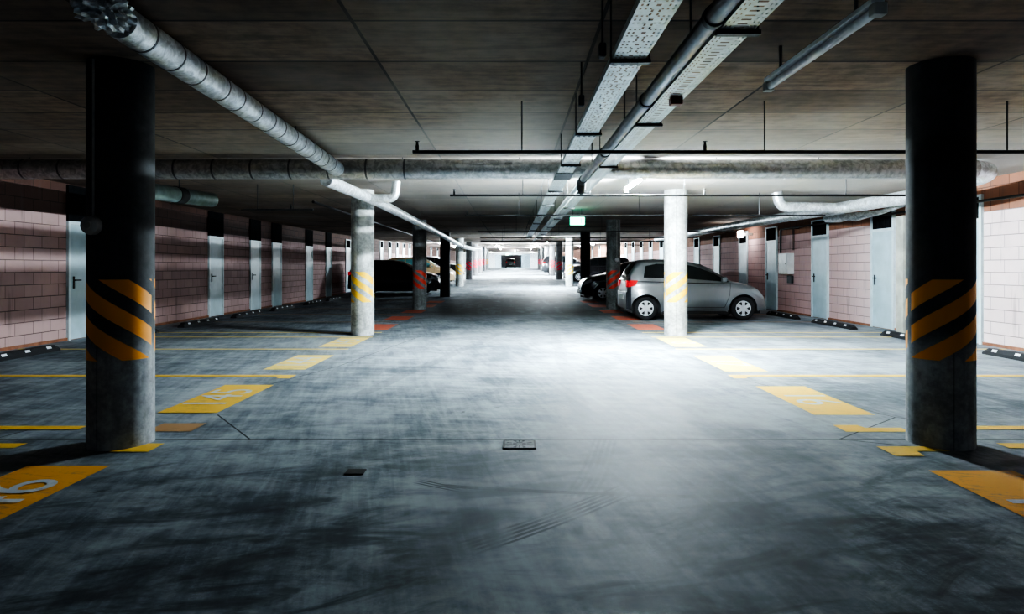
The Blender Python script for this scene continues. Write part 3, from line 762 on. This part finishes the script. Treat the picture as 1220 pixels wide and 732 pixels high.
def car(loc, rz, label, P, H, L, W, top, belt, wheels, r, side_windows, screen, rear_win, group='parked cars', glass=m_glass, doors=(), hub=m_hub, cat='car', head=True):
    e = tag(empty('car', loc, rz), label, cat, group); hl = L/2; hw = W/2
    ztop = lambda x: smooth(top, x)
    def wid(x):
        f = 1.0
        a = .75
        if x > L-a: f -= .26*((x-L+a)/a)**2.6
        b = .55
        if x < b: f -= .14*((b-x)/b)**2.4
        return hw*f
    zb = lambda x: interp(belt, x)
    Ra = r+.065
    def zlow(x):
        z = .19+.07*max(0, (x-L+.5)/.5)+.09*max(0, (.45-x)/.45)
        for wx in wheels:
            d = abs(x-wx)
            if d < Ra: z = max(z, r+math.sqrt(Ra*Ra-d*d)*.97)
        return z
    def sy(x, z):                                         # half width of the body at (x, z)
        w = wid(x); b = zb(x)
        zc = .58
        if z <= b: y = w*(1-.085*((z-zc)/.42)**2)
        else: y = w*(1-.085*((b-zc)/.42)**2)-.23*hw*((z-b)/(H-b))**1.08
        t = ztop(x); rc = .10
        if z > t-rc: q = min(1, (z-(t-rc))/rc); y -= rc*(1-math.sqrt(max(0, 1-q*q)))*.9
        # shoulder line
        y += .012*math.exp(-((z-b+.1)/.05)**2)
        # flared arches
        for wx in wheels:
            d = math.hypot(x-wx, z-r); y += .014*math.exp(-((d-Ra)/.05)**2)
        return y
    xs = set([0, .012, .03, .06, L, L-.012, L-.03, L-.06])
    n = 72
    for i in range(n+1): xs.add(round(L*i/n, 4))
    for wx in wheels:
        for d in (Ra, Ra-.005, Ra-.02, Ra-.05): xs.add(wx-d); xs.add(wx+d)
    xs = sorted(x for x in xs if 0 <= x <= L)
    bm = bmesh.new(); rows = []; NS, NT = 18, 7
    for x in xs:
        t = ztop(x); lo = min(zlow(x), t-.02); ring = []
        for j in range(NS+1):
            z = lo+(t-lo)*(1-(1-j/NS)**1.25)
            ring.append((sy(x, z), z))
        ye = ring[-1][0]
        for j in range(1, NT): 
            y = ye*(1-j/NT); ring.append((y, t+.035*(1-(y/ye)**2)))
        ring.append((0, t+.035))
        full = ring+[(-y, z) for y, z in reversed(ring[:-1])]
        rows.append([bm.verts.new((x-hl, y, z)) for y, z in full])
    for a, b in zip(rows, rows[1:]):
        for k in range(len(a)-1): bm.faces.new((a[k], a[k+1], b[k+1], b[k]))
    bm.faces.new(rows[0]); bm.faces.new(rows[-1])
    body = obj('body', bm, P, e, True)
    if P is m_silver:                                      # shade on the unlit tail painted in as darker grey faces
        body.data.materials.append(m_darkgrey)
        for f in body.data.polygons:
            if f.center.x < -hl+.085 and f.center.z < 1.05: f.material_index = 1
    obj('underbody', B(-hl+.14, hl-.14, -hw+.24, hw-.24, .16, .72), m_trim, e)
    for s in (-1, 1): obj('sill', B(wheels[0]+Ra-hl, wheels[1]-Ra-hl, min(s*(hw-.12), s*(hw-.05)), max(s*(hw-.12), s*(hw-.05)), .15, .24), m_trim, e)
    # patches lying on the body skin
    def side_patch(name, bot, tp, mat, off=.006, nu=14, nv=5, parent=e, sides=(-1, 1)):
        for s in sides:
            bm = bmesh.new(); g = []
            for i in range(nu+1):
                t = i/nu; bx, bz = polyline(bot, t); tx, tz = polyline(tp, t)
                col = []
                for j in range(nv+1):
                    q = j/nv; x = bx+(tx-bx)*q; z = bz+(tz-bz)*q
                    col.append(bm.verts.new((x-hl, s*(sy(x, z)+off), z)))
                g.append(col)
            for a, b in zip(g, g[1:]):
                for j in range(nv): bm.faces.new((a[j], a[j+1], b[j+1], b[j]))
            o = obj(name, bm, mat, parent, True)
        return o
    def polyline(p, t):
        n = len(p)-1; k = min(int(t*n), n-1); u = t*n-k
        return p[k][0]+(p[k+1][0]-p[k][0])*u, p[k][1]+(p[k+1][1]-p[k][1])*u
    def top_patch(name, xa, xb, fr, mat, off=.008, nx=10, ny=12, fr2=None):
        bm = bmesh.new(); g = []
        for i in range(nx+1):
            x = xa+(xb-xa)*i/nx; t = ztop(x); ye = sy(x, t); f = fr+((fr2 or fr)-fr)*i/nx; sl = (ztop(x+.01)-ztop(x-.01))/.02; nl = math.hypot(1, sl)
            col = []
            for j in range(ny+1):
                y = ye*f*(2*j/ny-1); col.append(bm.verts.new((x-sl/nl*off-hl, y, t+.035*(1-(y/ye)**2)+off/nl)))
            g.append(col)
        for a, b in zip(g, g[1:]):
            for j in range(ny): bm.faces.new((a[j], a[j+1], b[j+1], b[j]))
        return obj(name, bm, mat, e, True)
    for k, (bot, tp) in enumerate(side_windows): side_patch('side_window', bot, tp, glass)
    top_patch('windscreen', screen[0], screen[1], .93, m_glass)
    if rear_win[1]-rear_win[0] > .01: top_patch('rear_window', rear_win[0], rear_win[1], .9, m_glass)
    # doors: thin dark seam lines, handles
    for dl in doors:
        for (xa, za), (xb, zb_) in zip(dl, dl[1:]):
            v = Vector((xb-xa, zb_-za)); nn = Vector((-v.y, v.x)).normalized()*.005
            side_patch('door_seam', [(xa-nn.x, za-nn.y), (xb-nn.x, zb_-nn.y)], [(xa+nn.x, za+nn.y), (xb+nn.x, zb_+nn.y)], m_trim, .004, 8, 1, body)
    # rubbing line at the belt
    side_patch('belt_trim', [(.2, zb(.2)-.035), (L-1.1, zb(L-1.1)-.035)], [(.2, zb(.2)-.015), (L-1.1, zb(L-1.1)-.015)], m_trim, .006, 24, 1)
    # lamps
    zt0 = zb(.1)
    side_patch('tail_light', [(.02, zt0-.17), (.2, zt0-.13)], [(.035, zt0+.0), (.26, zt0-.0)], m_tail, .01, 6, 4)
    for s in (-1, 1):
        bm = bmesh.new(); w0 = sy(.02, zt0-.1)
        for (y0_, y1_) in ((w0-.17, w0-.01),): box(bm, -hl-.012, -hl+.03, min(s*y0_, s*y1_), max(s*y0_, s*y1_), zt0-.17, zt0-.0, bev=.01)
        obj('tail_light', bm, m_tail, e)
    xh = L-.42
    side_patch('headlight', [(xh, ztop(xh)-.16), (L-.10, ztop(L-.10)-.14)], [(xh+.02, ztop(xh)-.055), (L-.12, ztop(L-.12)-.03)], m_head, .01, 8, 4)
    # front and rear ends
    zf = ztop(L)
    obj('bumper', B(hl-.05, hl+.015, -wid(L)*.8, wid(L)*.8, .27, .42, bev=.012), m_trim, e)
    obj('grille', B(hl-.03, hl+.012, -.3, .3, max(.46, zf-.1), max(.52, zf-.03), bev=.008), m_trim, e)
    obj('number_plate', B(hl+.015, hl+.022, -.26, .26, .34, .44), m_plate, e)
    obj('bumper', B(-hl-.02, -hl+.06, -wid(0)*.96, wid(0)*.96, .27, .70 if P is m_silver else .46, bev=.015), m_darkgrey if P is m_silver else m_trim, e)  # silver car: taller dark bumper stands in for shade on the tail
    obj('number_plate', B(-hl-.03, -hl-.02, -.26, .26, .50, .61), m_plate, e)
    for s in (-1, 1):                                     # mirrors
        xm = screen[0]-.12 if screen[0] < screen[1] else screen[0]
        xm = mirror_x(side_windows); z = zb(xm)+.09; y = sy(xm, z)
        bm = bmesh.new(); box(bm, xm-.09-hl, xm+.03-hl, min(s*(y+.03), s*(y+.19)), max(s*(y+.03), s*(y+.19)), z-.07, z+.06, bev=.03); tube(bm, [(xm-hl, s*(y-.01), z-.03), (xm-hl, s*(y+.05), z-.02)], .02, 8)
        obj('mirror', bm, P, e, True)
    for wx in wheels:
        for s in (-1, 1):
            yw = s*(hw-.115)
            wo = obj('wheel', wheel_meshes(r), m_tyre, e, True, (wx-hl, yw, r))
            obj('wheel_disc', lathe(bmesh.new(), [(0,s*.05),(r*.64,s*.05)], 24, 'y'), m_trim, wo)
            obj('hubcap', hub_mesh(r, s*.085, s), hub, wo, False)
    return e
def mirror_x(sw): return sw[-1][0][-1][0]-.14
m_silver = paint('silver_car_paint', (.27,.285,.30), .6, .34)
m_black = paint('black_car_paint', (.03,.032,.038), .3, .25)
m_beige = paint('beige_car_paint', (.52,.38,.22), .1, .35)
m_darkgrey = paint('shaded_silver_car_paint', (.05,.055,.065), .4, .28)
# silver hatchback
ts = [(0,.66),(.02,.92),(.06,1.08),(.16,1.27),(.28,1.42),(.42,1.475),(.8,1.495),(1.2,1.485),(1.55,1.45),(1.85,1.385),(2.15,1.25),(2.45,1.05),(2.62,.965),(2.8,.92),(3.02,.88),(3.2,.81),(3.36,.69),(3.46,.56),(3.5,.45)]
bs = [(0,.99),(.4,.99),(1.5,.975),(2.6,.92),(3.1,.82),(3.5,.6)]
sw = [([(.40,1.06),(.8,1.05),(1.36,1.04)], [(.47,1.35),(.75,1.405),(1.36,1.395)]), ([(1.42,1.035),(1.9,1.0),(2.54,.95)], [(1.42,1.395),(1.7,1.34),(2.14,1.17)])]
dsm = [[(1.38,1.41),(1.39,.95),(1.40,.32)], [(1.40,.32),(2.40,.32)], [(2.55,.93),(2.52,.62),(2.40,.32)]]
car((4.63,16.86,0), 0, 'silver three-door hatchback parked nose to the right wall', m_silver, 1.5, 3.5, 1.66, ts, bs, (.45,2.87), .295, sw, (1.88,2.60), (.022,.29), doors=dsm)
# black hatchback facing the lane on the right
tb = [(0,.7),(.02,1.0),(.1,1.2),(.28,1.45),(.5,1.52),(1.2,1.56),(1.8,1.56),(2.3,1.5),(2.7,1.34),(3.05,1.12),(3.2,1.03),(3.5,.98),(3.9,.88),(4.1,.75),(4.18,.6),(4.2,.5)]
bb = [(0,1.04),(1.6,1.02),(3.1,.97),(3.8,.84),(4.2,.6)]
wb = [([(.5,1.10),(.9,1.09),(1.3,1.08)], [(.62,1.40),(.9,1.45),(1.3,1.46)]), ([(1.36,1.08),(1.8,1.06),(2.1,1.05)], [(1.36,1.46),(1.8,1.47),(2.1,1.45)]), ([(2.16,1.05),(2.5,1.03),(3.0,1.0)], [(2.16,1.44),(2.4,1.38),(2.72,1.24)])]
db = [[(2.12,1.45),(2.13,.9),(2.13,.32)], [(3.05,.97),(3.02,.6),(2.9,.32)], [(1.33,1.0),(1.33,.7)]]
def black_car(x_nose, y, facing, label, P=m_black, glass=m_glass, H=1.58):
    L = 4.2; rz = 0 if facing > 0 else PI
    return car((x_nose-facing*L/2, y, fz(y)), rz, label, P, H, L, 1.74, tb, bb, (.78,3.35), .31, wb, (2.42,3.14), (.11,.29), glass=glass, doors=db)
black_car(2.72, 26.2, -1, 'black hatchback with its nose to the lane behind the silver car')
black_car(3.3, 41, -1, 'black car farther back behind the plain shaded right column')
black_car(-3.3, 30.3, 1, 'black car on the left with its nose behind the shaded column')
black_car(-3.35, 38.3, 1, 'beige car with teal windows behind the plain shaded left column', m_beige, m_teal)
black_car(-3.4, 46.3, 1, 'dark car on the left beyond the beige car', m_darkgrey)
black_car(2.55+4.2, 55, 1, 'dark grey car showing red tail lights to the lane on the right', m_darkgrey)
o = black_car(0, 111, 1, 'small dark car seen from behind in the far opening', m_darkgrey); o.location = (-.25, 111, 1.29); o.rotation_euler.z = PI/2

# ------------------------------------------------------------------ light, world, camera
w = bpy.data.worlds.new('world'); S.world = w; w.use_nodes = True
w.node_tree.nodes['Background'].inputs[0].default_value = (.35,.5,.65,1); w.node_tree.nodes['Background'].inputs[1].default_value = .004
cam = bpy.data.cameras.new('camera'); co = bpy.data.objects.new('camera', cam); COL.objects.link(co)
co.location = (0,0,EYE); co.rotation_euler = (PI/2,0,0)
cam.sensor_fit = 'HORIZONTAL'; cam.sensor_width = 36; cam.lens = F/1220*36; cam.shift_y = -(366-HY)/1220; cam.clip_end = 400; cam.clip_start = .05
S.camera = co
S.view_settings.view_transform = 'AgX'
S.view_settings.look = 'AgX - High Contrast'
S.view_settings.exposure = 5.05
S.view_settings.gamma = .79
